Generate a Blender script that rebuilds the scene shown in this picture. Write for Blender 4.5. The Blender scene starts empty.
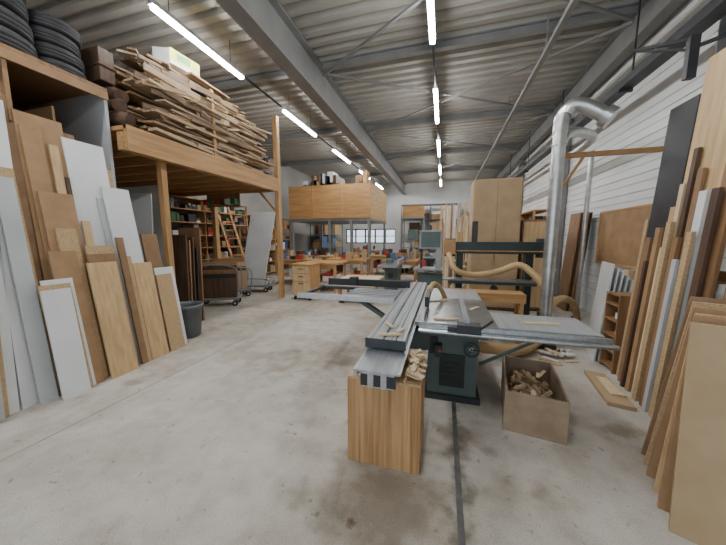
import bpy, math, random, bmesh
from mathutils import Vector, Matrix, Euler
R=random.Random(7)
V=Vector
# ---------------- materials ----------------
def base(name):
    m=bpy.data.materials.new(name); m.use_nodes=True
    nt=m.node_tree; b=nt.nodes['Principled BSDF']
    return m,nt,b
def pm(name,c1,c2=None,scale=(3,3,3),rough=.6,metal=0,bump=0,det=6,spread=(.35,.65)):
    m,nt,b=base(name)
    if c2 is None: c2=tuple(x*.82 for x in c1)
    tc=nt.nodes.new('ShaderNodeTexCoord'); mp=nt.nodes.new('ShaderNodeMapping')
    if not isinstance(scale,tuple): scale=(scale,)*3
    mp.inputs['Scale'].default_value=scale
    nz=nt.nodes.new('ShaderNodeTexNoise'); nz.inputs['Scale'].default_value=1; nz.inputs['Detail'].default_value=det
    rp=nt.nodes.new('ShaderNodeValToRGB')
    rp.color_ramp.elements[0].position=spread[0]; rp.color_ramp.elements[1].position=spread[1]
    rp.color_ramp.elements[0].color=(*c1,1); rp.color_ramp.elements[1].color=(*c2,1)
    L=nt.links.new
    L(tc.outputs['Object'],mp.inputs['Vector']); L(mp.outputs[0],nz.inputs['Vector']); L(nz.outputs['Fac'],rp.inputs[0]); L(rp.outputs[0],b.inputs['Base Color'])
    b.inputs['Roughness'].default_value=rough; b.inputs['Metallic'].default_value=metal
    if bump:
        bp=nt.nodes.new('ShaderNodeBump'); bp.inputs['Strength'].default_value=bump; bp.inputs['Distance'].default_value=.01
        L(nz.outputs['Fac'],bp.inputs['Height']); L(bp.outputs[0],b.inputs['Normal'])
    return m
def wood(name,c1,c2,ax='z',s=22,rough=.6):
    sc={'z':(s,s,1.3),'y':(s,1.3,s),'x':(1.3,s,s)}[ax]
    return pm(name,c1,c2,sc,rough,bump=.15)
def emit(name,c,s):
    m,nt,b=base(name)
    b.inputs['Base Color'].default_value=(*c,1)
    b.inputs['Emission Color'].default_value=(*c,1); b.inputs['Emission Strength'].default_value=s
    return m
WHITE=pm('melamine_white',(.72,.73,.72),(.63,.64,.64),2,.35)
GREYP=pm('melamine_grey',(.50,.51,.51),(.42,.43,.44),2,.4)
MDF=pm('mdf_brown',(.38,.23,.115),(.31,.18,.085),5,.7)
MDFD=pm('mdf_dark',(.28,.165,.085),(.22,.125,.06),5,.7)
CHIP=pm('chipboard',(.53,.37,.20),(.39,.26,.13),60,.75)
PLY=wood('plywood',(.63,.43,.22),(.48,.31,.15))
PLYY=wood('plywood_y',(.60,.39,.18),(.45,.28,.12),'y')
PLYX=wood('plywood_x',(.52,.29,.11),(.38,.20,.07),'x',12)
OAKZ=wood('oak_veneer',(.56,.33,.15),(.30,.15,.055),'z',38,.5)
PINEZ=wood('pine_z',(.55,.32,.14),(.41,.22,.085))
PINEY=wood('pine_y',(.55,.32,.14),(.39,.21,.08),'y')
PINEX=wood('pine_x',(.55,.32,.14),(.39,.21,.08),'x')
ROUGH=[wood('rough_plank_a',(.42,.28,.155),(.22,.135,.07),'y'),wood('rough_plank_b',(.54,.38,.22),(.33,.22,.12),'y'),wood('rough_plank_c',(.27,.17,.10),(.12,.075,.04),'y'),wood('rough_plank_d',(.62,.48,.31),(.42,.30,.18),'y')]
DKW=wood('dark_wood',(.11,.058,.03),(.055,.028,.015))
BRW=wood('brown_board',(.32,.175,.08),(.22,.115,.05))
LTW=wood('light_board',(.72,.57,.37),(.58,.43,.25))
BLACK=pm('black_board',(.018,.018,.02),(.03,.03,.032),4,.5)
RUB=pm('tyre_rubber',(.013,.013,.014),(.024,.024,.026),12,.75)
STEEL=pm('grey_painted_steel',(.27,.27,.26),(.22,.22,.215),2,.5,.2)
DSTEEL=pm('dark_steel',(.06,.064,.068),(.04,.04,.044),4,.5,.4)
ALU=pm('aluminium',(.58,.60,.62),(.46,.48,.50),(40,2,40),.3,.9)
ALUP=pm('anodised_plate',(.50,.52,.53),(.42,.44,.45),(30,2,30),.36,.55)
IRON=pm('cast_iron_table',(.32,.33,.325),(.23,.24,.24),6,.3,.75)
GREEN=pm('machine_green_grey',(.10,.14,.125),(.075,.105,.095),3,.45)
DGRN=pm('machine_dark_green',(.02,.035,.028),(.014,.025,.02),3,.45)
MGREY=pm('machine_grey',(.36,.38,.37),(.29,.31,.30),3,.5)
GALV=pm('galvanised_duct',(.58,.58,.56),(.44,.44,.43),(3,3,9),.32,.85)
HOSE=pm('beige_hose',(.50,.34,.16),(.38,.25,.11),5,.5)
PLAS=pm('grey_plastic',(.12,.13,.14),(.09,.10,.11),6,.5)
RED=pm('red_plastic',(.48,.04,.03),(.36,.03,.02),4,.45)
GRNP=pm('green_plastic',(.05,.24,.09),(.04,.19,.07),4,.45)
BLUE=pm('blue_plastic',(.05,.12,.28),(.04,.09,.22),4,.45)
YEL=pm('yellow_label',(.65,.62,.06),(.45,.5,.05),6,.5)
ORG=pm('orange_steel',(.42,.23,.09),(.33,.17,.06),5,.5)
CARD=pm('cardboard',(.44,.31,.18),(.38,.26,.14),4,.8)
CRT=pm('crate_board',(.33,.24,.155),(.25,.175,.11),7,.8)
PAPW=pm('white_plastic',(.75,.76,.76),(.66,.66,.66),4,.5)
CLOTH=pm('brown_cloth',(.13,.075,.045),(.07,.042,.028),8,.9)
GLASS=pm('door_glass_dark',(.08,.12,.11),(.05,.08,.07),2,.12)
WALLW=pm('wall_white',(.76,.76,.74),(.67,.67,.64),1.2,.7)
WALLG=pm('wall_grey',(.38,.37,.35),(.30,.29,.275),.8,.8)
DECK=pm('steel_deck',(.41,.39,.345),(.34,.32,.28),.8,.6,.1)
LAMP=emit('led_tube',(.97,.985,1),115)
# ---------------- builder ----------------
class B:
    def __init__(s,name): s.n=name;s.v=[];s.f=[];s.m=[];s.s=[];s.mats=[]
    def add(s,vs,fs,mat,sm=False):
        if mat not in s.mats: s.mats.append(mat)
        i=s.mats.index(mat); o=len(s.v); s.v+=[V(p) for p in vs]
        for f in fs: s.f.append([o+k for k in f]); s.m.append(i); s.s.append(sm)
        return s
    def box(s,x0,x1,y0,y1,z0,z1,mat,rot=(0,0,0)):
        c=V(((x0+x1)/2,(y0+y1)/2,(z0+z1)/2)); M=Euler(rot).to_matrix()
        vs=[c+M@(V((x,y,z))-c) for x in(x0,x1) for y in(y0,y1) for z in(z0,z1)]
        return s.add(vs,[(0,1,3,2),(4,6,7,5),(0,4,5,1),(2,3,7,6),(0,2,6,4),(1,5,7,3)],mat)
    def hexa(s,b4,t4,mat):
        return s.add(list(b4)+list(t4),[(3,2,1,0),(4,5,6,7),(0,1,5,4),(1,2,6,5),(2,3,7,6),(3,0,4,7)],mat)
    def frame(s,d):
        d=d.normalized(); up=V((0,0,1)) if abs(d.z)<.95 else V((0,1,0))
        a=d.cross(up).normalized(); return a,a.cross(d).normalized()
    def seg(s,p0,p1,w,h,mat):
        p0=V(p0);p1=V(p1);a,u=s.frame(p1-p0);a=a*w/2;u=u*h/2
        return s.hexa([p0-a-u,p0+a-u,p0+a+u,p0-a+u],[p1-a-u,p1+a-u,p1+a+u,p1-a+u],mat)
    def cyl(s,p0,p1,r,mat,r2=None,n=20,cap=True):
        p0=V(p0);p1=V(p1);r2=r if r2 is None else r2;a,u=s.frame(p1-p0)
        A=[p0+(a*math.cos(t)+u*math.sin(t))*r for t in [6.28318*i/n for i in range(n)]]
        C=[p1+(a*math.cos(t)+u*math.sin(t))*r2 for t in [6.28318*i/n for i in range(n)]]
        s.add(A+C,[(i,(i+1)%n,n+(i+1)%n,n+i) for i in range(n)],mat,True)
        if cap: s.add(A,[tuple(range(n))[::-1]],mat); s.add(C,[tuple(range(n))],mat)
        return s
    def tube(s,pts,r,mat,n=14,sub=6,rib=0):
        P=[V(p) for p in pts]; Q=[]
        for i in range(len(P)-1):
            a=P[max(i-1,0)];b=P[i];c=P[i+1];d=P[min(i+2,len(P)-1)]
            for k in range(sub):
                t=k/sub
                Q.append(.5*((2*b)+(c-a)*t+(2*a-5*b+4*c-d)*t*t+(3*b-a-3*c+d)*t**3))
        Q.append(P[-1]); rings=[];ref=None
        for i,q in enumerate(Q):
            d=(Q[min(i+1,len(Q)-1)]-Q[max(i-1,0)]).normalized()
            if ref is None: a,u=s.frame(d)
            else:
                a=(ref-d*ref.dot(d)).normalized(); u=a.cross(d)
            ref=a; rr=r*(1+(rib if i%2 else 0))
            rings.append([q+(a*math.cos(t)+u*math.sin(t))*rr for t in [6.28318*j/n for j in range(n)]])
        vs=[p for g in rings for p in g]
        fs=[(i*n+j,i*n+(j+1)%n,(i+1)*n+(j+1)%n,(i+1)*n+j) for i in range(len(rings)-1) for j in range(n)]
        s.add(vs,fs,mat,True); s.add(rings[0],[tuple(range(n))],mat); return s.add(rings[-1],[tuple(range(n))],mat)
    def lathe(s,c,prof,mat,n=28,closed=False,M=None,sm=True):
        c=V(c);M=M or Matrix.Identity(3);k=len(prof)
        vs=[c+M@V((r*math.cos(6.28318*i/n),r*math.sin(6.28318*i/n),z)) for i in range(n) for r,z in prof]
        fs=[]
        for i in range(n):
            for j in range(k if closed else k-1):
                fs.append((i*k+j,((i+1)%n)*k+j,((i+1)%n)*k+(j+1)%k,i*k+(j+1)%k))
        return s.add(vs,fs,mat,sm)
    def done(s,bevel=0):
        xs=[p.x for p in s.v];ys=[p.y for p in s.v];zs=[p.z for p in s.v]
        o=V(((min(xs)+max(xs))/2,(min(ys)+max(ys))/2,min(zs)))
        me=bpy.data.meshes.new(s.n); me.from_pydata([tuple(p-o) for p in s.v],[],s.f)
        for m in s.mats: me.materials.append(m)
        for i,p in enumerate(me.polygons): p.material_index=s.m[i]; p.use_smooth=s.s[i]
        me.update()
        bm=bmesh.new(); bm.from_mesh(me); bmesh.ops.recalc_face_normals(bm,faces=bm.faces); bm.to_mesh(me); bm.free()
        ob=bpy.data.objects.new(s.n,me); ob.location=o; bpy.context.collection.objects.link(ob)
        if bevel:
            md=ob.modifiers.new('bevel','BEVEL'); md.width=bevel; md.segments=2; md.limit_method='ANGLE'
        return ob
# ---------------- room ----------------
XL,XR,YB,YF,ZC=-8.3,3.25,-3.0,21.0,5.55
m,nt,b=base('concrete_floor'); L=nt.links.new; N=nt.nodes.new
tc=N('ShaderNodeTexCoord')
def noise(s,d=8,dist=0):
    n=N('ShaderNodeTexNoise'); n.inputs['Scale'].default_value=s; n.inputs['Detail'].default_value=d; n.inputs['Distortion'].default_value=dist
    L(tc.outputs['Object'],n.inputs['Vector']); return n
def ramp(src,p0,c0,p1,c1):
    r=N('ShaderNodeValToRGB'); r.color_ramp.elements[0].position=p0; r.color_ramp.elements[1].position=p1
    r.color_ramp.elements[0].color=(*c0,1); r.color_ramp.elements[1].color=(*c1,1); L(src,r.inputs[0]); return r.outputs[0]
def mix(f,a,bb,mode='MIX'):
    x=N('ShaderNodeMix'); x.data_type='RGBA'; x.blend_type=mode
    if isinstance(f,float): x.inputs[0].default_value=f
    else: L(f,x.inputs[0])
    L(a,x.inputs[6]); L(bb,x.inputs[7]); return x.outputs[2]
n1=noise(.8,12,.4); n2=noise(7,12); n3=noise(110,3); n4=noise(2.2,14,.2); n5=noise(.5,12,.2); n6=noise(16,8,.4); n7=noise(1.1,14,.1)
c=ramp(n1.outputs['Fac'],.35,(.50,.455,.395),.65,(.60,.56,.50))
c=mix(.45,c,ramp(n2.outputs['Fac'],.32,(.68,.66,.63),.6,(1,1,1)),'MULTIPLY')
c=mix(.45,c,ramp(n3.outputs['Fac'],.38,(.6,.6,.58),.55,(1,1,1)),'MULTIPLY')
c=mix(.5,c,ramp(n4.outputs['Fac'],.38,(.72,.67,.60),.5,(1,1,1)),'MULTIPLY')
c=mix(.6,c,ramp(n5.outputs['Fac'],.36,(.68,.64,.58),.55,(1,1,1)),'MULTIPLY')
c=mix(.55,c,ramp(n6.outputs['Fac'],.28,(.38,.35,.31),.36,(1,1,1)),'MULTIPLY')
c=mix(.7,c,ramp(n7.outputs['Fac'],.31,(.55,.50,.43),.35,(1,1,1)),'MULTIPLY')
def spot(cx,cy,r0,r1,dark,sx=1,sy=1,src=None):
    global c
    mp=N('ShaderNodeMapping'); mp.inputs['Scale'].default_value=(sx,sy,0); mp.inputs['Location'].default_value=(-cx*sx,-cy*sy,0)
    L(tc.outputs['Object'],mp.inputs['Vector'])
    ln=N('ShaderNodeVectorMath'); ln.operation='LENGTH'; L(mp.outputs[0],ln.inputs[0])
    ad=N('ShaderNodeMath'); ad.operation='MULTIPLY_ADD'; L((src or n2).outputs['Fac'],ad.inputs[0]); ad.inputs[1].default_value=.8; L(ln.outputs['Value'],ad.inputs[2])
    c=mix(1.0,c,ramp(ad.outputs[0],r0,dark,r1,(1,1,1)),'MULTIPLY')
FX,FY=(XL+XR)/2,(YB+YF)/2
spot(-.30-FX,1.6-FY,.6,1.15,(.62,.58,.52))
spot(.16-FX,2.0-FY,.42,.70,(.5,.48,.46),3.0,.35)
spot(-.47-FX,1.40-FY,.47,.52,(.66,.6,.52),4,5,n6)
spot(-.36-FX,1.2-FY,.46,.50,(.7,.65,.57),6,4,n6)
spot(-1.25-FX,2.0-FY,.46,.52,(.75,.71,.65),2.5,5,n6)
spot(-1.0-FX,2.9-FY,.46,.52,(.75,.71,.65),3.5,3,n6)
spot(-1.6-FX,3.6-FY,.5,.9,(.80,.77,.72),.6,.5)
L(c,b.inputs['Base Color']); b.inputs['Roughness'].default_value=.72; b.inputs['Specular IOR Level'].default_value=.35
bp=N('ShaderNodeBump'); bp.inputs['Strength'].default_value=.15; L(n2.outputs['Fac'],bp.inputs['Height']); L(bp.outputs[0],b.inputs['Normal'])
FLOOR=m
B('floor').box(XL-.2,XR+.2,YB-.2,YF+.2,-.2,0,FLOOR).done()
JNT=pm('joint_sealant',(.24,.22,.20),(.30,.28,.255),10,.8)
GRV=pm('dark_groove_strip',(.07,.068,.066),(.13,.125,.12),9,.7)
t=B('trim_1')
t.box(-3.21,-3.198,YB,YF,0,.002,JNT); t.box(.15,.16,YB,1.4,0,.002,JNT); t.box(XL,XR,5.7,5.71,0,.002,JNT); t.box(XL,XR,11.7,11.71,0,.002,JNT)
t.box(-6.1,-6.09,YB,YF,0,.002,JNT); t.done()
B('trim_2').box(.135,.175,1.4,2.87,0,.003,GRV).done()
w=B('wall_right'); w.box(XR,XR+.2,YB,YF,0,ZC+.3,WALLW)
z=.4
while z<ZC-.1:
    w.box(XR-.018,XR,YB,YF,z,z+.03,WALLW); w.box(XR-.008,XR,YB,YF,z+.15,z+.165,GREYP); z+=.3
w.done()
B('wall_left').box(XL-.2,XL,YB,YF,0,ZC+.3,WALLG).done()
w=B('wall_far')
wx0,wx1,wz0,wz1=-7.4,-3.5,1.25,2.35
w.box(XL-.2,wx0,YF,YF+.2,0,ZC+.3,WALLW).box(wx1,XR+.2,YF,YF+.2,0,ZC+.3,WALLW).box(wx0,wx1,YF,YF+.2,0,wz0,WALLW).box(wx0,wx1,YF,YF+.2,wz1,ZC+.3,WALLW).done()
w=B('window_1')
for i in range(6):
    x=wx0+(wx1-wx0)*i/5; w.box(x-.05,x+.05,YF+.02,YF+.12,wz0,wz1,DSTEEL)
w.box(wx0,wx1,YF+.02,YF+.12,wz0,wz0+.08,DSTEEL).box(wx0,wx1,YF+.02,YF+.12,wz1-.08,wz1,DSTEEL).box(wx0,wx1,YF+.02,YF+.12,1.78,1.83,DSTEEL).done()
w=B('wall_back'); gx0,gx1,gz=-6.2,2.2,4.6
w.box(XL-.2,gx0,YB-.2,YB,0,ZC+.3,WALLW).box(gx1,XR+.2,YB-.2,YB,0,ZC+.3,WALLW).box(gx0,gx1,YB-.2,YB,gz,ZC+.3,WALLW).done()
c_=B('ceiling'); y=YB-.2; pr=[]
while y<YF+.2:
    pr+= [(y,ZC+.09),(y+.10,ZC+.09),(y+.13,ZC),(y+.25,ZC)]; y+=.28
vs=[];fs=[]
for (yy,zz) in pr: vs+=[(XL-.2,yy,zz),(XR+.2,yy,zz)]
for i in range(len(pr)-1): fs.append((2*i,2*i+1,2*i+3,2*i+2))
c_.add(vs,fs,DECK); c_.box(XL-.2,XR+.2,YB-.2,YF+.2,ZC+.2,ZC+.3,DECK); c_.done()
def ibeam(name,p0,p1,w,h,mat=STEEL):
    q=B(name);p0=V(p0);p1=V(p1);u=V((0,0,h/2-.01))
    q.seg(p0,p1,.014,h,mat).seg(p0-u,p1-u,w,.022,mat).seg(p0+u,p1+u,w,.022,mat); q.done()
ibeam('roof_girder',(-2.87,YB,5.16),(-2.87,YF,5.16),.28,.72)
ibeam('roof_girder',(3.05,YB,5.25),(3.05,YF,5.25),.2,.5)
for y in (2.6,6.2,9.8,13.4,17):
    ibeam('roof_crossbeam',(-2.7,y,5.45),(2.95,y,5.45),.12,.16)
    ibeam('roof_crossbeam',(XL,y,5.45),(-3.03,y,5.45),.12,.16)
q=B('wind_bracing')
for y0 in (2.6,6.2,9.8,13.4):
    for (a,b2) in (((-2.7,y0,5.3),(2.9,y0+3.6,5.3)),((-2.7,y0+3.6,5.26),(2.9,y0,5.26))): q.seg(a,b2,.05,.04,STEEL)
q.done()
q=B('service_rail'); q.seg((1.6,-1,4.9),(1.6,18,4.9),.08,.08,STEEL)
for y in range(0,18,3): q.seg((1.6,y,4.93),(1.6,y,5.54),.02,.02,STEEL)
q.done()
for y in (4.55,9.3,14,18.7):
    q=B('steel_column'); q.box(3.03,3.22,y-.1,y-.085,0,5,STEEL).box(3.03,3.22,y+.085,y+.1,0,5,STEEL).box(3.115,3.13,y-.09,y+.09,0,5,STEEL).done()
q=B('cable_tray'); q.box(2.72,2.92,1.5,18,4.15,4.2,DSTEEL).box(2.72,2.74,1.5,18,4.2,4.27,DSTEEL)
for y in range(3,18,3): q.box(2.72,2.92,y,y+.04,4.1,4.15,DSTEEL); q.box(2.88,2.90,y,y+.02,4.2,5.54,DSTEEL)
q.done()
for x in (-.3,-4.17):
    y=-.05
    while y<20:
        if y+1.9>.5:
            q=B('strip_light'); q.box(x-.05,x+.05,y,y+1.95,5.03,5.09,PAPW).box(x-.038,x+.038,y+.03,y+1.92,4.985,5.03,LAMP)
            for yy in (y+.3,y+1.6): q.cyl((x,yy,5.09),(x,yy,5.54),.006,DSTEEL,n=6)
            q.done()
        y+=3.5
    y=1.9
    q=B('lamp_trunking')
    while y<18.5: q.box(x-.02,x+.02,y+.01,y+1.54,5.05,5.08,DSTEEL); y+=3.5
    q.done()
# ---------------- left rack + tyres ----------------
q=B('panel_rack')
for y in (.2,1.15,2.05,3.0): q.box(-6.2,-4.6,y,y+.04,0,3.7,MDF if y<3 else GREYP)
for z in (.1,3.7): q.box(-6.2,-4.58,.2,3.04,z,z+.05,BRW)
q.box(-6.24,-6.2,.2,3.04,0,3.75,DKW)
q.box(-4.6,-4.57,.2,3.04,3.6,3.7,MDF)
for y in (1.4,1.62,1.8,2.3,2.5,2.62,2.8): q.box(-6.1,-4.75,y,y+.025,.15,R.uniform(2.6,3.4),R.choice([CHIP,MDF,WHITE,BRW]))
q.done()
prof=[(.20,.02),(.24,0),(.33,.005),(.365,.03),(.37,.06),(.36,.065),(.37,.07),(.372,.11),(.36,.115),(.372,.12),(.37,.16),(.36,.165),(.365,.19),(.33,.215),(.24,.22),(.20,.2),(.215,.11)]
for (cx,cy,n) in ((-5.0,1.35,4),(-4.98,2.12,5),(-5.0,2.72,4),(-5.7,2.0,5)):
    for k in range(n):
        s=1.0 if cy<2.5 else .78
        q=B('car_tyre'); q.lathe((cx+R.uniform(-.03,.03),cy+R.uniform(-.02,.02),3.752+.221*k*s),[(r*s,z*s) for r,z in prof],RUB,36,True); q.done()
q=B('cloth_bundle')
q.tube([(-5.3,3.3,3.42),(-5.0,3.3,3.5),(-4.7,3.25,3.45),(-4.55,3.3,3.42)],.11,CLOTH); q.tube([(-5.2,3.25,3.62),(-4.8,3.3,3.68),(-4.6,3.2,3.6)],.09,CLOTH)
q.tube([(-5.2,3.2,3.8),(-4.9,3.28,3.84),(-4.6,3.24,3.74)],.09,DKW); q.done()
q=B('suitcase'); q.box(-5.4,-4.8,3.12,3.32,3.95,4.4,DKW).box(-5.2,-5.0,3.17,3.22,4.4,4.45,BLACK).box(-5.42,-4.78,3.10,3.34,4.15,4.18,CLOTH); q.done(.01)
def lean_l(name,y0,y1,h,k,mat,t=.019,sk=0):
    x=-4.06+.05*k; s=-.145*h
    q=B(name)
    q.hexa([(x,y0,0),(x+t,y0,0),(x+t,y1,0),(x,y1,0)],[(x+s,y0+sk,h),(x+s+t,y0+sk,h),(x+s+t,y1+sk,h),(x+s,y1+sk,h)],mat); q.done(.001)
P_='melamine_panel';C_='chipboard_sheet';M_='mdf_sheet';T_='timber_board'
for a in [
 (P_,.8,1.30,3.5,3.4,WHITE,.02,.28),(P_,.9,1.42,3.45,2.7,GREYP,.02,.3),(C_,1.0,1.46,3.5,2.1,CHIP,.022,.3),
 (P_,1.1,1.54,3.52,1.5,WHITE,.02,.31),(P_,1.2,1.62,3.4,.9,GREYP,.02,.33),(C_,1.3,1.66,3.42,.4,MDF,.02,.33),(P_,1.1,1.36,2.6,4.1,WHITE,.018,.18),(P_,1.56,1.74,3.1,1.5,WHITE,.02,.2),
 (P_,1.66,1.80,2.3,2.9,GREYP,.02,.05),(C_,1.68,1.84,2.4,2.3,CHIP,.02,.04),(M_,1.76,1.88,2.9,.8,MDFD,.022,.12),(M_,1.70,1.80,3.2,0,BRW,.022,.2),
 (M_,1.9,2.3,3.05,1,MDF,.03,.1),(M_,1.98,2.42,2.95,.2,MDFD,.03,.1),(M_,1.95,2.12,2.9,1.8,MDF,.02,.06),(M_,2.0,2.3,2.2,2.5,MDF,.02,.02),
 (P_,1.78,2.02,1.15,5.2,WHITE,.02,.02),(C_,1.80,2.06,1.2,4.7,CHIP,.02,0),(C_,1.84,2.10,1.25,4.2,WHITE,.02,0),(M_,1.96,2.2,1.55,3.6,MDF,.03,0),(M_,2.08,2.26,1.8,2.95,CHIP,.03,0),
 (P_,2.3,2.72,2.88,1.6,WHITE,.02,.06),(P_,2.36,2.78,2.6,1.1,CHIP,.02,.06),(T_,2.14,2.22,2.75,1.8,PLY,.03,.08),(T_,2.24,2.28,2.4,2.2,DKW,.03,.05),(T_,2.3,2.38,1.9,2.5,PLY,.03,.05),
 ('plywood_sheet',2.24,2.54,1.4,5,PLY,.03,0),('plywood_sheet',2.28,2.57,1.5,4.2,MDFD,.03,0),('plywood_sheet',2.30,2.6,1.6,3.5,CHIP,.025,0),
 (P_,2.66,2.98,2.35,2.8,WHITE,.022,-.03),(P_,2.60,2.96,2.2,2.2,GREYP,.02,-.03),(C_,2.82,3.0,2.1,.6,MDF,.022,0),(M_,2.78,3.03,1.35,3.5,PLY,.03,0),(M_,2.64,2.72,1.7,3.7,MDFD,.03,0),(M_,2.72,2.77,1.45,3.6,CHIP,.03,0),
 ('brown_board',3.05,3.28,1.75,1.2,MDFD,.03,0),(P_,3.1,3.4,1.25,2.4,WHITE,.02,0),(C_,3.08,3.32,1.15,3.2,CHIP,.02,0)]:
    lean_l(*a)
# ---------------- mezzanine ----------------
q=B('timber_mezzanine')
q.box(-8.28,-4.35,3.08,7.0,3.22,3.28,PLYX); q.box(-4.41,-4.34,3.08,7.0,2.93,3.28,PINEY); q.box(-4.55,-4.42,3.08,7.0,2.95,3.2,PINEY)
q.box(-8.28,-4.42,6.93,7.0,2.95,3.22,PINEX)
y=3.4
while y<6.9: q.box(-8.28,-4.56,y,y+.06,2.98,3.22,PINEX); y+=.5
q.box(-4.45,-4.33,6.84,6.97,0,4.87,PINEZ); q.box(-4.66,-4.56,3.72,3.82,0,2.98,PINEZ); q.box(-6.6,-6.48,6.84,6.97,0,2.95,PINEZ)
q.seg((-4.45,6.9,2.4),(-4.95,6.9,2.95),.06,.06,PINEX)
q.done(.004)
q=B('lumber_pile')
z=3.30; k=0
RW=[ROUGH[0],ROUGH[0],ROUGH[1],ROUGH[1],ROUGH[2],ROUGH[2],ROUGH[3]]
while z<4.5:
    th=R.uniform(.025,.05); x=-4.42+R.uniform(-.14,.12)
    while x>-5.5:
        wd=R.uniform(.10,.28); ln=R.uniform(1.2,3.2); yc=R.uniform(4.1,5.4)
        if z>4.1: ln=R.uniform(1.0,2.3); yc=R.uniform(4.1,5.2)
        y0=max(3.45,yc-ln/2)
        q.box(x-wd,x,y0,min(yc+ln/2,6.6),z,z+th*.92,R.choice(RW),(R.uniform(-.03,.03),R.uniform(-.1,.1),R.uniform(-.1,.1))); x-=wd+.02
    z+=th+.014; k+=1
    if k%4==0:
        for yy in (3.9,4.8,5.6): q.box(-5.5,-4.42,yy,yy+.05,z-.008,z+.022,ROUGH[2])
        z+=.025
q.box(-4.40,-4.36,4.7,4.76,3.285,4.5,PINEZ)
for i in range(44):
    yy=R.uniform(3.5,6.0); zz=4.45 if yy<5.3 else 4.15
    q.seg((-4.6+R.uniform(-.5,.2),yy,zz+R.uniform(0,.14)),(-4.7+R.uniform(-.5,.3),min(yy+R.uniform(.4,1.0),6.5),zz+R.uniform(-.08,.2)),R.uniform(.05,.18),.03,R.choice(RW))
for i in range(60):
    yy=R.uniform(3.35,5.5); zz=R.uniform(3.4,4.4); q.seg((-4.37+R.uniform(-.2,.03),yy,zz),(-4.38+R.uniform(-.12,.1),min(yy+R.uniform(.3,1.4),6.6),max(3.36,zz+R.uniform(-.12,.12))),.03,R.uniform(.03,.11),R.choice(RW))
q.done()
q=B('offcut_bundle')
for i in range(34):
    yy=R.uniform(6.55,6.7); xx=R.uniform(-5.3,-4.5); zz=3.33+R.uniform(0,.42)
    q.seg((xx,yy,zz),(xx+R.uniform(-.2,.12),yy+R.uniform(.15,.3),zz+R.uniform(-.01,.1)),.06,.05,R.choice(ROUGH+[DKW,BLACK,BLACK]))
q.done()
q=B('packed_carton')
rt=(.12,.18,.1)
q.box(-4.95,-4.6,4.05,4.72,4.74,4.95,PAPW,rt); q.box(-4.598,-4.592,4.05,4.72,4.76,4.93,YEL,rt); q.box(-4.592,-4.588,4.2,4.5,4.79,4.9,GRNP,rt); q.box(-4.9,-4.65,4.2,4.5,4.952,4.958,GRNP,rt); q.done()
q=B('wall_partition'); q.box(XL,-6.6,5.3,5.38,2.3,2.95,WALLW).box(XL,-7.85,5.3,5.38,0,2.3,WALLW).box(-6.95,-6.6,5.3,5.38,0,2.3,WALLW).done()
q=B('door_1'); q.box(-7.85,-7.76,5.3,5.38,0,2.3,OAKZ).box(-7.04,-6.95,5.3,5.38,0,2.3,OAKZ).box(-7.76,-7.04,5.3,5.38,2.21,2.3,OAKZ).box(-7.76,-7.04,5.33,5.35,0,2.21,GLASS).box(-7.76,-7.04,5.32,5.36,.9,1.0,OAKZ).cyl((-7.12,5.26,1.05),(-7.12,5.33,1.05),.02,ALU).done()
q=B('dark_panel_stack')
for i,(yy,h,mm) in enumerate(((4.15,1.75,DKW),(4.22,1.65,BRW),(4.3,1.7,DKW),(4.38,1.5,BLACK),(4.48,1.9,BRW))):
    q.hexa([(-5.25,yy,0),(-4.7,yy,0),(-4.7,yy+.03,0),(-5.25,yy+.03,0)],[(-5.35,yy+.15,h),(-4.8,yy+.15,h),(-4.8,yy+.18,h),(-5.35,yy+.18,h)],mm)
q.done()
q=B('grey_door_blank'); q.hexa([(-5.6,3.5,0),(-5.05,3.75,0),(-5.06,3.78,0),(-5.61,3.53,0)],[(-5.75,3.75,2.5),(-5.2,4.0,2.5),(-5.21,4.03,2.5),(-5.76,3.78,2.5)],GREYP); q.done()
q=B('rubbish_bin'); q.lathe((-4.24,3.70,0),[(0,0),(.19,0),(.2,.02),(.235,.5),(.26,.51),(.26,.56),(.24,.56),(.225,.5),(.19,.04),(0,.04)],PLAS,32)
q.tube([(-4.11,3.45,.5),(-4.07,3.41,.53),(-4.19,3.41,.53),(-4.25,3.44,.5)],.012,PLAS,8); q.done()
def clutter(q,x0,x1,y0,y1,z,zm,ax,cols,wmin=.1,wmax=.35,fill=.9):
    p,pe=(y0,y1) if ax=='x' else (x0,x1)
    while p<pe-.08:
        w=min(R.uniform(wmin,wmax),pe-p); h=min(R.uniform(.3,.95)*(zm-z),zm-z-.03); d=R.uniform(.55,.95)
        if R.random()<fill:
            mm=R.choice(cols)
            if ax=='x':
                X0,X1,Y0,Y1=x1-(x1-x0)*d,x1-.03,p+.01,p+w-.01
            else: X0,X1,Y0,Y1=p+.01,p+w-.01,y0+.03,y0+(y1-y0)*d
            k=R.random()
            if k<.25:
                r=min(X1-X0,Y1-Y0)/2; q.cyl(((X0+X1)/2,(Y0+Y1)/2,z),((X0+X1)/2,(Y0+Y1)/2,z+h*.8),r,mm,n=12)
            elif k<.5:
                q.box(X0,X1,Y0,Y1,z,z+h*.45,mm); q.box(X0+.02,X1-.02,Y0+.02,Y1-.02,z+h*.45,z+h*.7,R.choice(cols))
            else: q.box(X0,X1,Y0,Y1,z,z+h,mm)
        p+=w
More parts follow.
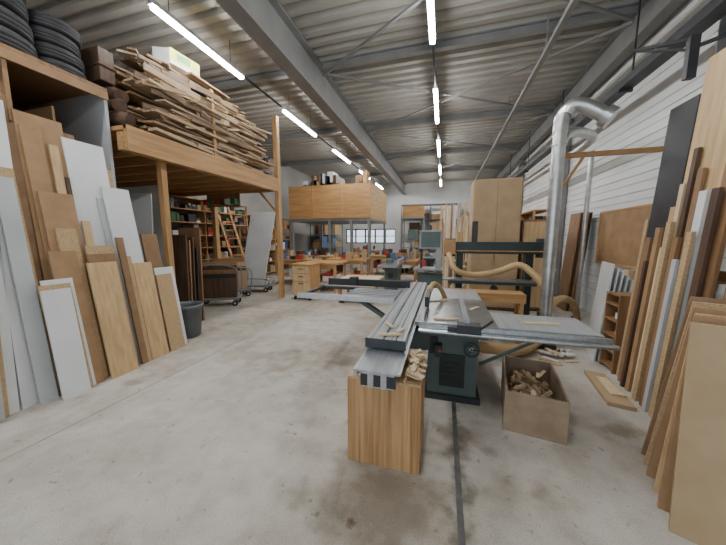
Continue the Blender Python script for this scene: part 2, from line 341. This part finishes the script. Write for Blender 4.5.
def shelf(name,x0,x1,y0,y1,zs,ax,fr,cols,back=None,**k):
    q=B(name); H=zs[-1]+.03
    for (x,y) in ((x0,y0),(x1-.05,y0),(x0,y1-.05),(x1-.05,y1-.05)): q.box(x,x+.05,y,y+.05,0,H,fr)
    n=max(1,int(((y1-y0) if ax=='x' else (x1-x0))/1.4))
    for i in range(1,n):
        if ax=='x': yy=y0+(y1-y0)*i/n; q.box(x0,x1,yy-.02,yy+.02,0,H,fr)
        else: xx=x0+(x1-x0)*i/n; q.box(xx-.02,xx+.02,y0,y1,0,H,fr)
    for z in zs: q.box(x0,x1,y0,y1,z,z+.03,fr)
    for a,b2 in zip(zs[:-1],zs[1:]): clutter(q,x0+.05,x1-.02,y0+.05,y1-.05,a+.03,b2,ax,cols,**k)
    q.done()
MIXC=[RED,BLUE,CARD,CARD,PAPW,BLACK,CLOTH,PINEZ,GREYP,STEEL,CHIP,DKW,DKW]
BINC=[RED,GRNP,BLUE,PAPW,CARD,CARD,BLACK,DKW,DKW,CLOTH,CLOTH,STEEL,DSTEEL,BRW]
shelf('storage_shelf',-8.25,-7.6,5.5,9.7,(.1,.55,.95,1.35,1.75,2.15,2.55,2.9),'x',PINEY,BINC,wmin=.08,wmax=.3,fill=.95)
shelf('storage_shelf',-8.25,-7.6,10.2,13,(.1,.6,1.1,1.6,2.1,2.6),'x',PINEY,MIXC)
shelf('storage_shelf',-7.4,-6.7,8.9,9.5,(.1,.5,.9,1.3,1.7,2.1),'y',PINEX,BINC,wmin=.08,wmax=.2)
q=B('hanging_bin_rail'); q.box(-6.5,-5.4,6.60,6.63,2.55,2.9,BRW); q.box(-6.5,-6.46,6.6,6.63,2.9,2.97,BRW); q.box(-5.44,-5.4,6.6,6.63,2.9,2.97,BRW)
for i,mm in enumerate((RED,GRNP,RED,CLOTH,PAPW,GRNP)): q.box(-6.48+.18*i,-6.33+.18*i,6.45,6.6,2.6,2.74,mm)
q.done()
q=B('wooden_ladder')
for yy in (7.6,8.15): q.seg((-6.3,yy,0.02),(-7.35,yy,3.3),.04,.09,PINEZ)
for i in range(1,12):
    t_=i/12; q.box(-6.3-1.05*t_-.09,-6.3-1.05*t_+.09,7.6,8.15,3.3*t_,3.3*t_+.03,PINEY)
q.done()
def trolley(name,x,y,l,w,hh,rz=0,load=None):
    q=B(name)
    q.box(-l/2,l/2,-w/2,w/2,.17,.21,STEEL)
    for sx in(-1,1):
        for sy in(-1,1):
            cx=sx*(l/2-.09);cy=sy*(w/2-.06)
            q.cyl((cx,cy-.02,.07),(cx,cy+.02,.07),.07,RUB,n=18); q.cyl((cx,cy-.024,.07),(cx,cy+.024,.07),.03,ALU,n=12); q.box(cx-.03,cx+.03,cy-.03,cy+.03,.13,.17,STEEL)
    for sy in(-1,1):
        q.tube([(-l/2+.03,sy*(w/2-.03),.2),(-l/2+.03,sy*(w/2-.03),hh),(l/2-.03,sy*(w/2-.03),hh),(l/2-.03,sy*(w/2-.03),.2)],.016,STEEL,8,5)
    if load: load(q)
    o=q.done(); o.rotation_euler[2]=rz; o.location=(x,y,0); return o
trolley('panel_trolley',-5.4,5.7,.95,.5,.95,.5,lambda q:[q.box(-.42,.42,-.14+.05*i,-.11+.05*i,.21,.7+.1*i,m_) for i,m_ in enumerate((DKW,BLACK,BRW,DKW,MDF))])
trolley('panel_trolley',-5.85,6.6,1.0,.55,.8,.9,lambda q:[q.box(-.42,.42,-.12+.06*i,-.09+.06*i,.21,.75+.12*i,m_) for i,m_ in enumerate((CHIP,DKW,PLY,BRW))])
trolley('panel_trolley',-5.75,7.55,1.0,.5,.4,.25)
q=B('white_table_top'); q.hexa([(-6.15,7.32,.212),(-5.4,7.5,.212),(-5.41,7.54,.212),(-6.16,7.36,.212)],[(-5.85,7.65,2.5),(-5.1,7.83,2.5),(-5.11,7.87,2.5),(-5.86,7.69,2.5)],WHITE); q.done()
q=B('rolling_cabinet'); q.box(-3.95,-3.4,6.75,7.35,.12,.95,PINEZ).box(-3.98,-3.37,6.72,7.38,.95,.99,PLYX)
q.box(-3.93,-3.42,6.735,6.75,.14,.5,PLY).box(-3.93,-3.42,6.735,6.75,.52,.72,PLY).box(-3.93,-3.42,6.735,6.75,.74,.93,PLY)
for z in(.45,.64,.85): q.box(-3.75,-3.6,6.72,6.735,z,z+.02,DSTEEL)
for x in(-3.9,-3.45):
    for y in(6.8,7.3): q.cyl((x-.02,y,.05),(x+.02,y,.05),.05,RUB,n=14); q.box(x-.02,x+.02,y-.02,y+.02,.08,.12,STEEL)
q.done(.003)
def bench(name,x0,x1,y0,y1,h,top,items=True,shelfz=.3):
    q=B(name); q.box(x0,x1,y0,y1,h-.06,h,top)
    for x in(x0+.05,x1-.13):
        for y in(y0+.05,y1-.13): q.box(x,x+.08,y,y+.08,0,h-.06,PINEZ)
    q.box(x0+.06,x1-.06,y0+.06,y1-.06,shelfz,shelfz+.03,CHIP); q.box(x0+.06,x1-.06,y0+.06,y0+.09,h-.18,h-.06,PINEX)
    clutter(q,x0+.15,x1-.15,y0+.1,y1-.1,shelfz+.03,h-.2,'y',MIXC)
    if items:
        clutter(q,x0+.1,x1-.1,y0+.1,y0+(y1-y0)*.5,h,h+.3,'y',MIXC,fill=.55,wmax=.25); clutter(q,x0+.1,x1-.1,y0+(y1-y0)*.5,y1-.1,h,h+.45,'y',MIXC,fill=.6,wmax=.2)
    q.done()
bench('workbench',-4.35,-3.1,7.9,9.0,.92,PLYX,False)
bench('workbench',-5.8,-4.5,8.8,10.0,.92,PLYX)
bench('workbench',-4.3,-2.8,9.8,10.9,.9,PLYX)
bench('workbench',-6.3,-4.7,11.2,12.2,.9,CHIP)
bench('workbench',-2.2,-.9,10.4,11.4,.85,PLYX)
bench('workbench',-2.4,-.9,14.4,15.4,.9,CHIP)
bench('workbench',-5.8,-3.8,17.2,18.2,.9,CHIP)
bench('workbench',-3.2,-2.2,12.2,13.4,.9,PLYX)
bench('workbench',.3,1.2,8.1,8.6,.9,CHIP)
q=B('board_stack')
for i,mm in enumerate((CHIP,WHITE,PLY,CHIP,BRW,WHITE,LTW)): q.box(-2.75+.03*i,-1.6+.01*i,6.6+.02*i,7.6-.03*i,.45+.03*i,.475+.03*i,mm)
for x in (-2.6,-1.8): q.box(x,x+.08,6.65,7.5,.37,.45,PINEY); [q.box(x,x+.08,y,y+.08,0,.37,PINEZ) for y in (6.7,7.4)]
q.done()
q=B('steel_mezzanine')
q.box(-7.4,-3.25,12.6,16.2,2.48,2.6,STEEL); q.box(-7.4,-3.25,12.55,12.6,2.6,4.15,PLYX); q.box(-3.3,-3.25,12.6,16.2,2.6,4.15,PLYY)
for x in(-7.3,-5.3,-4.2,-3.34):
    for y in(12.6,16.1): q.box(x-.05,x+.05,y,y+.1,0,2.5,STEEL)
for x in (-6.1,-4.6): q.box(x-.02,x+.02,12.53,12.56,2.6,4.15,PINEZ)
q.done()
q=B('mezzanine_clutter')
for i in range(22):
    x=R.uniform(-7.1,-3.7);h=R.uniform(1.5,2.2); q.box(x,x+R.uniform(.1,.4),12.8,13.2+R.random(),2.6,2.6+h,R.choice([CARD,DKW,BLACK,PINEZ,STEEL,BRW,PAPW]))
q.done()
shelf('pallet_rack',-2.9,1.0,19.6,20.6,(.15,1.0,1.9,2.9,3.9),'y',STEEL,[CARD,PLY,CHIP,WHITE,DKW,BRW,ORG,PAPW],wmin=.3,wmax=.9)
shelf('storage_shelf',-8.2,-7.5,16.4,20.5,(.15,1.0,1.9,2.9),'x',STEEL,[CARD,PLY,BLUE,DKW,ORG],wmin=.3,wmax=.9)
q=B('wooden_crate'); q.box(-2.6,-1.3,18.3,19.2,3.0,3.7,PLYX).box(-2.7,-1.2,18.2,19.3,2.9,3.0,STEEL)
for x in (-2.65,-1.3):
    for y in(18.25,19.2): q.box(x,x+.08,y,y+.08,0,2.9,STEEL)
q.done()
q=B('leaning_timber')
for i in range(14):
    x=-.3+i*.16+R.uniform(-.03,.03);h=R.uniform(2.4,3.9); mm=R.choice([LTW,PLY,WHITE,BRW,GREYP]); q.hexa([(x,17.2,0),(x+.12,17.2,0),(x+.12,17.24,0),(x,17.24,0)],[(x+.05,17.8,h),(x+.17,17.8,h),(x+.17,17.84,h),(x+.05,17.84,h)],mm)
q.done()
q=B('leaning_timber')
for i in range(9):
    x=-.1+i*.09+R.uniform(-.02,.02);h=R.uniform(1.9,2.9); mm=R.choice([LTW,PLY,BRW,CHIP]); q.hexa([(x,8.9,0),(x+.06,8.9,0),(x+.06,8.94,0),(x,8.94,0)],[(x+.02,9.3,h),(x+.08,9.3,h),(x+.08,9.34,h),(x+.02,9.34,h)],mm)
q.done()
q=B('tall_cupboard'); q.box(.62,1.62,7.0,7.9,.08,3.0,CHIP).box(.64,1.115,6.98,7.0,.12,2.97,CARD).box(1.125,1.6,6.98,7.0,.12,2.97,CARD).box(.62,1.62,7.02,7.9,0,.08,DKW).box(1.09,1.1,6.955,6.98,1.2,1.5,ALU).done(.003)
q=B('cupboard'); q.box(1.72,2.3,7.2,8.0,.05,2.1,BRW).box(1.74,2.28,7.18,7.2,.1,2.05,PLY).box(1.72,2.3,7.2,8,0,.05,DKW).done()
# belt sander
q=B('belt_sander'); q.box(.05,1.75,5.6,5.85,1.40,1.62,DGRN)
q.cyl((.12,5.72,1.34),(.12,5.72,1.68),.1,DSTEEL); q.cyl((1.7,5.72,1.34),(1.7,5.72,1.68),.1,DSTEEL)
q.box(.1,1.7,5.585,5.6,1.44,1.46,ORG); q.box(0,.22,5.55,5.58,1.38,1.66,ORG)
for x in(.25,1.45): q.box(x,x+.12,5.7,5.95,0,1.40,DGRN); q.box(x-.08,x+.2,5.5,6.2,0,.08,DGRN)
q.box(.0,1.75,5.30,5.6,.92,.95,IRON); q.box(.1,1.6,5.5,5.6,.84,.92,GREEN); q.cyl((.9,5.5,.78),(.9,5.42,.78),.06,DSTEEL)
q.box(.5,.6,5.62,5.7,1.62,2.0,BLACK); q.done(.01)
# bandsaw
q=B('bandsaw'); bx,by=-.3,7.2
q.box(bx-.3,bx+.3,by-.2,by+.25,0,.8,GREEN); q.box(bx-.4,bx+.3,by-.35,by+.35,.9,.94,IRON); q.box(bx+.12,bx+.26,by-.1,by+.15,.8,1.5,MGREY)
q.box(bx-.28,bx+.26,by-.12,by+.12,1.42,1.88,MGREY); q.box(bx-.24,bx+.22,by-.135,by-.12,1.46,1.84,GREEN); q.box(bx-.12,bx+.08,by-.16,by-.12,.3,.5,DSTEEL); q.cyl((bx-.02,by,1.88),(bx-.02,by,2.0),.03,DSTEEL)
q.box(bx-.25,bx-.2,by-.05,by+.02,.94,1.42,BLACK); q.box(bx-.2,bx-.1,by-.24,by-.2,1.0,1.15,RED); q.done(.03)
def planer(name,x,y,l,w,mat,top):
    q=B(name); q.box(x+.1,x+w-.1,y+l*.3,y+l*.7,0,.75,mat); q.box(x,x+w,y,y+l*.47,.8,.86,top); q.box(x,x+w,y+l*.53,y+l,.79,.85,top)
    q.box(x+.05,x+w-.05,y+l*.25,y+l*.75,.68,.8,mat); q.box(x+w-.06,x+w,y+l*.2,y+l*.8,.87,1.02,ALU); q.box(x+.1,x+.3,y+l*.4,y+l*.55,.86,1.0,mat)
    q.cyl((x+w*.5,y+l*.3-.04,.5),(x+w*.5,y+l*.3,.5),.1,DSTEEL); q.done(.008)
planer('surface_planer',-1.9,8.2,2.0,.6,GREEN,IRON)
planer('surface_planer',-.9,12.2,2.0,.6,GREEN,IRON)
q=B('spindle_moulder'); q.box(.2,1.0,10.4,11.1,0,.8,GREEN).box(.05,1.2,10.2,11.3,.85,.9,IRON).box(.15,1.05,10.35,11.15,.8,.85,GREEN).box(.2,1.0,10.75,11.05,.9,1.2,DGRN).cyl((.6,10.9,1.2),(.6,10.9,1.9),.09,HOSE).cyl((.6,10.36,.5),(.6,10.4,.5),.12,DSTEEL).done(.008)
q=B('drill_press'); q.box(-1.6,-1.1,12.9,13.4,0,.1,GREEN).cyl((-1.35,13.2,.1),(-1.35,13.2,2.0),.06,ALU).box(-1.6,-1.1,12.8,13.3,1.0,1.06,IRON).box(-1.55,-1.15,12.7,13.4,1.6,2.05,GREEN).cyl((-1.35,12.85,1.3),(-1.35,12.85,1.6),.03,ALU).done(.008)
# ---------------- panel saw ----------------
q=B('sliding_table_saw')
q.box(-.12,.37,2.92,3.85,.06,.76,GREEN); q.box(-.16,.41,2.88,3.9,0,.06,DSTEEL); q.box(-.2,.45,2.86,3.9,.70,.80,GREEN)
q.box(0,.25,2.905,2.92,.15,.5,DGRN); q.box(-.10,-.02,2.89,2.92,.5,.68,BLACK)
for i in range(5): q.box(.04,.21,2.898,2.906,.2+.05*i,.215+.05*i,BLACK)
q.cyl((.3,2.92,.6),(.3,2.84,.6),.022,ALU); q.lathe((.3,2.83,.6),[(.06,-.008),(.075,-.008),(.075,.008),(.06,.008)],BLACK,28,True,Matrix.Rotation(math.pi/2,3,'X'))
for a in range(3): q.seg((.3,2.83,.6),(.3+.065*math.cos(a*2.09),2.83,.6+.065*math.sin(a*2.09)),.01,.01,DSTEEL)
q.box(-.05,.02,2.80,2.9,.50,.62,DSTEEL); q.cyl((.0,2.79,.57),(.0,2.80,.57),.015,RED)
q.box(-.24,.5,2.66,3.85,.855,.895,IRON); q.box(-.2,.46,2.7,3.8,.80,.855,GREEN)
for x in(-.1,.15,.4): q.box(x,x+.02,2.7,3.8,.78,.855,IRON)
q.box(-.16,-.15,2.72,3.78,.896,.8965,BLACK)
q.box(.505,1.3,2.68,3.22,.86,.893,ALUP); q.box(.5,1.3,2.70,2.73,.82,.86,ALU); q.box(.5,1.3,3.17,3.2,.82,.86,ALU)
q.cyl((-.2,2.60,.83),(1.36,2.60,.83),.02,ALU,n=16); q.box(-.2,1.34,2.635,2.655,.80,.885,ALU)
q.seg((1.2,3.1,.83),(.42,3.2,.3),.03,.03,GREEN)
q.box(-.15,.5,3.87,4.6,.86,.89,ALUP); q.seg((.3,4.5,.86),(.3,3.9,.3),.04,.04,GREEN)
q.box(.20,.25,2.62,3.7,.90,.96,ALU); q.box(.14,.34,2.54,2.66,.85,.93,DSTEEL); q.box(.06,.2,2.56,2.6,.86,.9,BLACK); q.cyl((.33,2.55,.9),(.42,2.5,1.0),.01,BLACK)
q.cyl((-.157,3.2,.85),(-.153,3.2,.85),.15,ALU,n=32); q.box(-.175,-.135,3.05,3.45,.96,1.07,BLACK,(.05,0,0)); q.box(-.165,-.145,3.42,3.46,.86,1.05,DSTEEL)
q.tube([(-.155,3.44,1.03),(-.1,3.6,1.12),(0,3.8,1.0),(.1,3.95,.7),(.2,3.95,.4),(.2,3.88,.3)],.03,HOSE,12,8,.08)
q.box(-.50,-.28,1.72,5.3,.70,.80,ALU); q.box(-.54,-.24,1.72,5.3,.80,.815,ALU); q.box(-.51,-.27,1.715,1.722,.71,.79,BLACK)
q.box(-.46,-.42,1.71,1.73,.70,.81,ALU); q.box(-.37,-.33,1.71,1.73,.70,.81,ALU)
q.seg((-.55,1.72,.79),(-.55,5.3,.79),.03,.05,ALU)
q.box(-.57,-.265,2.1,5.1,.83,.895,ALUP)
for x in(-.55,-.47,-.39,-.31): q.box(x,x+.025,2.095,5.1,.895,.90,ALU)
q.box(-.44,-.425,2.1,5.1,.8955,.899,BLACK); q.box(-.34,-.33,2.1,5.1,.8955,.899,BLACK)
q.box(-.58,-.255,2.09,2.1,.825,.90,DSTEEL)
q.box(-.35,-.1,2.95,3.3,.5,.70,GREEN); q.box(-.35,-.1,3.5,3.8,.5,.70,GREEN); q.box(-.42,-.3,4.6,4.75,0,.70,GREEN)
q.box(-1.35,-.58,3.55,4.3,.86,.885,DSTEEL)
for i in range(6): q.box(-1.33,-.6,3.58+.12*i,3.63+.12*i,.885,.897,ALUP)
q.box(-1.95,-.58,3.46,3.52,.86,.93,ALU); q.box(-1.95,-1.3,4.24,4.3,.86,.9,DSTEEL); q.box(-1.95,-1.9,3.5,4.3,.86,.9,DSTEEL)
q.box(-1.9,-.5,4.45,4.52,.89,1.0,BLACK); q.box(-1.5,-1.38,4.4,4.55,.9,1.04,BLACK)
q.seg((-1.3,3.9,.86),(-.35,3.6,.42),.05,.06,GREEN)
for y in(3.56,4.26): q.box(-1.36,-1.3,y,y+.04,.8,.86,DSTEEL)
q.done(.002)
q=B('table_offcuts')
for (x,y,a,l,z) in ((-.4,2.2,.3,.09,.901),(-.33,2.32,1.2,.06,.901),(-.45,2.45,2.2,.07,.901),(.05,2.8,.2,.12,.897),(.35,3.3,1,.1,.897),(-.05,3.6,.5,.13,.897),(.9,2.9,.1,.15,.895)):
    q.seg((x-l*math.cos(a),y-l*math.sin(a),z+.008),(x+l*math.cos(a),y+l*math.sin(a),z+.008),.03,.015,LTW)
q.done()
q=B('outfeed_workbench'); q.box(.1,1.25,4.75,5.1,.78,.82,PLYX)
for x in(.12,1.17):
    for y in(4.77,5.02): q.box(x,x+.06,y,y+.06,0,.78,PINEZ)
q.box(.2,1.1,4.8,5.05,.35,.38,CHIP).box(.1,1.25,4.75,4.78,.68,.78,PINEX).done()
q=B('oak_veneer_box'); x0,x1,y0,y1,H=-.655,-.115,1.86,2.36,.665
q.box(x0,x1,y0,y0+.02,.0,H,OAKZ).box(x0,x1,y1-.02,y1,0,H,OAKZ).box(x0,x0+.02,y0+.02,y1-.02,0,H,OAKZ).box(x1-.02,x1,y0+.02,y1-.02,0,H,OAKZ).box(x0,x1,y0,y1,H,H+.018,CHIP).done(.002)
q=B('wood_offcuts')
for i in range(48):
    if i<36: x=R.uniform(-.22,-.15); y=R.uniform(1.9,2.3); l=R.uniform(.03,.08); z=.692+(i//6)*.015
    else: x=R.uniform(-.60,-.54); y=R.uniform(1.88,2.2); l=R.uniform(.02,.03); z=.692
    a=R.uniform(0,3.14)
    if i<36: x=min(max(x,-.235+l*abs(math.cos(a))),-.11)
    q.seg((x-l*math.cos(a),y-l*math.sin(a)*.8,z),(x+l*math.cos(a)*.8,y+l*math.sin(a)*.8,z+(.01 if i<36 else 0)),R.uniform(.02,.045),.01,R.choice([LTW,LTW,PLY,CHIP,ROUGH[3]]))
q.done()
q=B('offcut_crate'); W,D,Hh=.47,.82,.37
q.box(-W/2,W/2,-D/2,-D/2+.018,0,Hh,CRT).box(-W/2,W/2,D/2-.018,D/2,0,Hh,CRT).box(-W/2,-W/2+.018,-D/2+.018,D/2-.018,0,Hh,CRT).box(W/2-.018,W/2,-D/2+.018,D/2-.018,0,Hh,CRT).box(-W/2+.018,W/2-.018,-D/2+.018,D/2-.018,.005,.02,CHIP)
q.box(-W/2+.02,W/2-.02,-D/2+.02,D/2-.02,.02,.12,CHIP)
for i in range(80):
    x=R.uniform(-.15,.15);y=R.uniform(-.32,.32);a=R.uniform(0,6.28);l=R.uniform(.03,.09);z=.13+R.uniform(0,.14)
    q.seg((x-l*math.cos(a)*.7,y-l*math.sin(a)*.8,z-R.uniform(0,.03)),(x+l*math.cos(a)*.7,y+l*math.sin(a)*.8,z+R.uniform(0,.05)),R.uniform(.02,.06),R.uniform(.01,.03),R.choice([LTW,PLY,CHIP,ROUGH[3],BRW]))
o=q.done(); o.location=(.86,2.93,0); o.rotation_euler[2]=math.radians(-9)
# ---------------- ducting ----------------
q=B('dust_extraction_duct')
q.cyl((1.55,4.85,.5),(1.55,4.85,3.2),.085,GALV,n=28,cap=False)
for z in(.55,1.2,2.1,3.0): q.cyl((1.55,4.85,z),(1.55,4.85,z+.03),.097,GALV,n=28)
q.tube([(1.55,4.85,3.2),(1.57,4.84,3.42),(1.68,4.8,3.52),(1.82,4.76,3.47),(2.02,4.68,3.3)],.095,GALV,28,5)
q.cyl((2.0,4.69,3.315),(2.07,4.66,3.255),.135,GALV,n=28); q.cyl((1.6,4.83,3.42),(1.63,4.82,3.48),.11,GALV)
q.tube([(1.55,4.85,2.9),(1.6,4.95,3.05),(1.8,5.3,3.3),(2.2,5.8,3.45),(2.6,6.6,3.5),(2.6,9,3.5),(2.6,18,3.5)],.075,GALV,20,5)
q.tube([(1.55,4.85,.5),(1.55,4.8,.25),(1.35,4.6,.12),(1.1,4.3,.11),(.6,4.0,.2),(.42,3.75,.3)],.075,HOSE,14,10,.07)
q.tube([(1.55,4.85,.9),(1.4,4.95,1.1),(1.2,5.1,1.25),(.9,5.2,1.12),(.5,5.2,1.05),(.2,5.22,1.15),(.1,5.45,1.4)],.05,HOSE,14,8,.07)
q.tube([(1.6,4.9,.6),(1.8,5.0,.75),(2.1,5.3,.6),(2.3,5.6,.2),(2.5,6.0,.1)],.05,HOSE,14,8,.07)
q.box(1.4,1.7,4.72,5,0,.06,DSTEEL); q.box(1.44,1.48,4.83,4.87,.06,.6,DSTEEL)
q.done()
q=B('dust_extraction_pipe'); q.cyl((2.75,6.8,0.02),(2.75,6.8,3.4),.045,GALV,n=20); q.box(2.68,2.82,6.73,6.87,0,.02,DSTEEL); q.done()
q=B('wall_jib_arm'); q.seg((1.66,5.2,2.95),(2.95,5.2,2.95),.05,.07,ORG); q.seg((1.68,5.2,2.35),(2.0,5.2,2.92),.035,.04,ORG); q.box(1.64,1.70,5.17,5.23,0,2.95,ORG); q.box(1.56,1.78,5.1,5.3,0,.02,ORG); q.done()
# ---------------- right wall things ----------------
q=B('cork_board'); q.box(3.19,3.23,5.5,7.2,1.2,2.2,MDF)
for (a,b2,c1,d) in((5.46,7.24,2.2,2.24),(5.46,7.24,1.16,1.2)): q.box(3.18,3.231,a,b2,c1,d,PINEY)
q.box(3.18,3.231,5.46,5.5,1.2,2.2,PINEZ).box(3.18,3.231,7.2,7.24,1.2,2.2,PINEZ); q.done()
shelf('storage_shelf',2.55,3.1,9.6,13.6,(.1,.7,1.3,1.9,2.5),'x',PINEY,MIXC)
q=B('white_cabinet_panels')
for i in range(5):
    x=2.15+.055*i; q.hexa([(x-.12,4.4,0),(x-.1,4.4,0),(x+.02,4.95,0),(x,4.95,0)],[(x+.0,4.42,1.35-.05*i),(x+.02,4.42,1.35-.05*i),(x+.14,4.97,1.35-.05*i),(x+.12,4.97,1.35-.05*i)],WHITE)
q.done()
q=B('dark_red_panels')
for i in range(5): x=2.75+.05*i; q.hexa([(x,7.4,0),(x+.03,7.4,0),(x+.03,7.9,0),(x,7.9,0)],[(x+.14,7.4,2.25),(x+.17,7.4,2.25),(x+.17,7.9,2.25),(x+.14,7.9,2.25)],(BRW,DKW,MDF,BRW,BLACK)[i])
q.done()
q=B('steel_shelf'); 
for x in (2.7,3.1):
    for y in (4.75,5.9): q.box(x,x+.04,y,y+.04,0,1.0,STEEL)
for z in (.1,.5,.97): q.box(2.7,3.14,4.75,5.94,z,z+.025,STEEL)
clutter(q,2.72,3.12,4.8,5.9,.125,.48,'x',MIXC); clutter(q,2.72,3.12,4.8,5.9,.525,.95,'x',MIXC); clutter(q,2.72,3.12,4.8,5.9,.995,1.25,'x',[PAPW,CARD,LTW,DKW],fill=.7); q.done()
q=B('offcut_shelf'); X0,X1,Y0,Y1=2.08,2.38,4.06,4.36
q.box(X0,X1,Y0,Y0+.02,0.0,1.0,BRW).box(X0,X1,Y1-.02,Y1,0,1.0,BRW).box(X1-.02,X1,Y0,Y1,0,1.0,MDF)
for z in(.05,.25,.45,.65,.85,.98): q.box(X0,X1-.02,Y0+.02,Y1-.02,z,z+.02,BRW)
for z in(.07,.27,.47,.67): clutter(q,X0,X1-.03,Y0+.03,Y1-.03,z,z+.16,'x',[LTW,CHIP,PLY,WHITE],.04,.09)
q.done()
q=B('floor_boards')
q.hexa([(1.66,3.25,0),(1.88,3.2,0),(1.95,3.95,0),(1.76,4.0,0)],[(1.66,3.25,.04),(1.88,3.2,.04),(1.95,3.95,.04),(1.76,4.0,.04)],CARD); q.hexa([(1.75,3.4,.041),(1.88,3.4,.041),(1.9,3.8,.041),(1.8,3.8,.041)],[(1.75,3.4,.06),(1.88,3.4,.06),(1.9,3.8,.06),(1.8,3.8,.06)],LTW); q.done()
q=B('floor_offcuts')
for i in range(16):
    x=R.uniform(1.45,1.75);y=R.uniform(4.15,4.5);a=R.uniform(0,3.1); q.seg((x,y,.01+.02*(i%4)),(x+.2*math.cos(a),y+.2*math.sin(a),.01+.02*(i%4)),.05,.018,R.choice([LTW,WHITE,PLY]))
q.done()
q=B('timber_rack')
for y in (2.85,3.92,): q.box(2.5,2.58,y,y+.07,0,2.6,BRW); q.box(2.5,3.2,y,y+.07,1.2,1.26,BRW)
for z in(1.3,2.4): q.box(2.46,2.5,2.8,4.02,z,z+.09,BRW)
q.done()
def lean_r(name,y0,y1,h,k,mat,t=.03,sk=0,sl=.055):
    x=2.16-.05*k; s=sl*h
    q=B(name); q.hexa([(x,y0,.0),(x+t,y0,0),(x+t,y1,0),(x,y1,0)],[(x+s,y0+sk,h),(x+s+t,y0+sk,h),(x+s+t,y1+sk,h),(x+s,y1+sk,h)],mat); q.done(.001)
for a in [('plywood_sheet',3.1,3.5,3.3,2,PLY,.03),(T_,2.95,3.07,2.9,2.4,BRW,.03),('white_board',3.14,3.22,2.1,3,WHITE,.035),(T_,3.24,3.3,2.3,2.8,MDFD,.03),
 ('black_board',3.6,3.96,3.05,1,BLACK,.03),(T_,3.34,3.39,2.5,2.8,DKW,.03),(T_,3.42,3.47,2.2,2.8,LTW,.03),(T_,3.54,3.60,2.0,2.0,PLY,.035),
 (T_,3.3,3.36,1.7,3.6,BRW,.035),(T_,3.42,3.48,1.85,3.6,CHIP,.035),(T_,3.52,3.56,1.6,2.9,LTW,.03),(T_,3.62,3.68,1.8,2.8,MDF,.035),(T_,3.80,3.9,1.7,2,MDFD,.045),(T_,3.72,3.76,1.45,2.9,DKW,.03),
 (T_,3.12,3.18,1.75,4.1,CHIP,.03),('brown_board',3.0,3.07,2.1,3.4,DKW,.03),(T_,3.22,3.27,1.5,4.2,GREYP,.03),('chipboard_sheet',3.98,4.03,1.9,1,CHIP,.03),
 ('plywood_sheet',2.55,2.86,2.6,0,MDF,.03),('white_board',2.62,2.8,2.2,1,GREYP,.03),('brown_board',2.66,2.86,1.9,2,MDFD,.03)]:
    lean_r(*a)
d=V((.9,-.44,0)).normalized(); nrm=V((.44,.9,0)).normalized()
def sheet(name,px,py,l,h,t,mat,lx,ly):
    p=V((px,py,0)); lv=V((lx,ly,h))
    q=B(name); q.hexa([p,p+d*l,p+d*l+nrm*t,p+nrm*t],[p+lv,p+d*l+lv,p+d*l+nrm*t+lv,p+nrm*t+lv],mat); q.done(.001)
sheet('mdf_sheet',1.32,1.87,1.1,1.19,.03,CARD,.13,.25); sheet('mdf_sheet',1.36,2.03,1.0,1.21,.035,MDF,.18,.20); sheet('chipboard_sheet',1.42,2.17,.9,1.2,.03,PLY,.2,.17)
sheet('mdf_sheet',1.46,2.31,.85,1.22,.035,MDF,.22,.14); sheet('plywood_sheet',1.51,2.43,.7,1.24,.03,CHIP,.23,.12); sheet('chipboard_sheet',1.56,2.55,.6,1.26,.03,MDFD,.23,.10)
q=B('black_wall_arm'); q.box(2.3,2.38,3.84,3.9,3.3,3.7,BLACK); q.seg((2.34,3.88,3.68),(1.95,4.1,3.76),.03,.03,BLACK); q.seg((2.36,3.88,3.6),(3.2,3.5,3.75),.03,.03,BLACK); q.seg((1.95,4.1,3.76),(2.34,3.88,3.58),.02,.02,BLACK); q.done()
# ---------------- world, camera ----------------
w=bpy.data.worlds.new('World'); bpy.context.scene.world=w; w.use_nodes=True
bg=w.node_tree.nodes['Background']; bg.inputs[0].default_value=(.76,.88,1,1); bg.inputs[1].default_value=1.7
cam=bpy.data.cameras.new('Camera'); co=bpy.data.objects.new('Camera',cam); bpy.context.collection.objects.link(co)
cam.lens=13.884; cam.sensor_width=36; cam.clip_start=.05
co.location=(0,0,1.7); co.rotation_euler=(math.radians(90-7.13),0,math.radians(16.0))
bpy.context.scene.camera=co
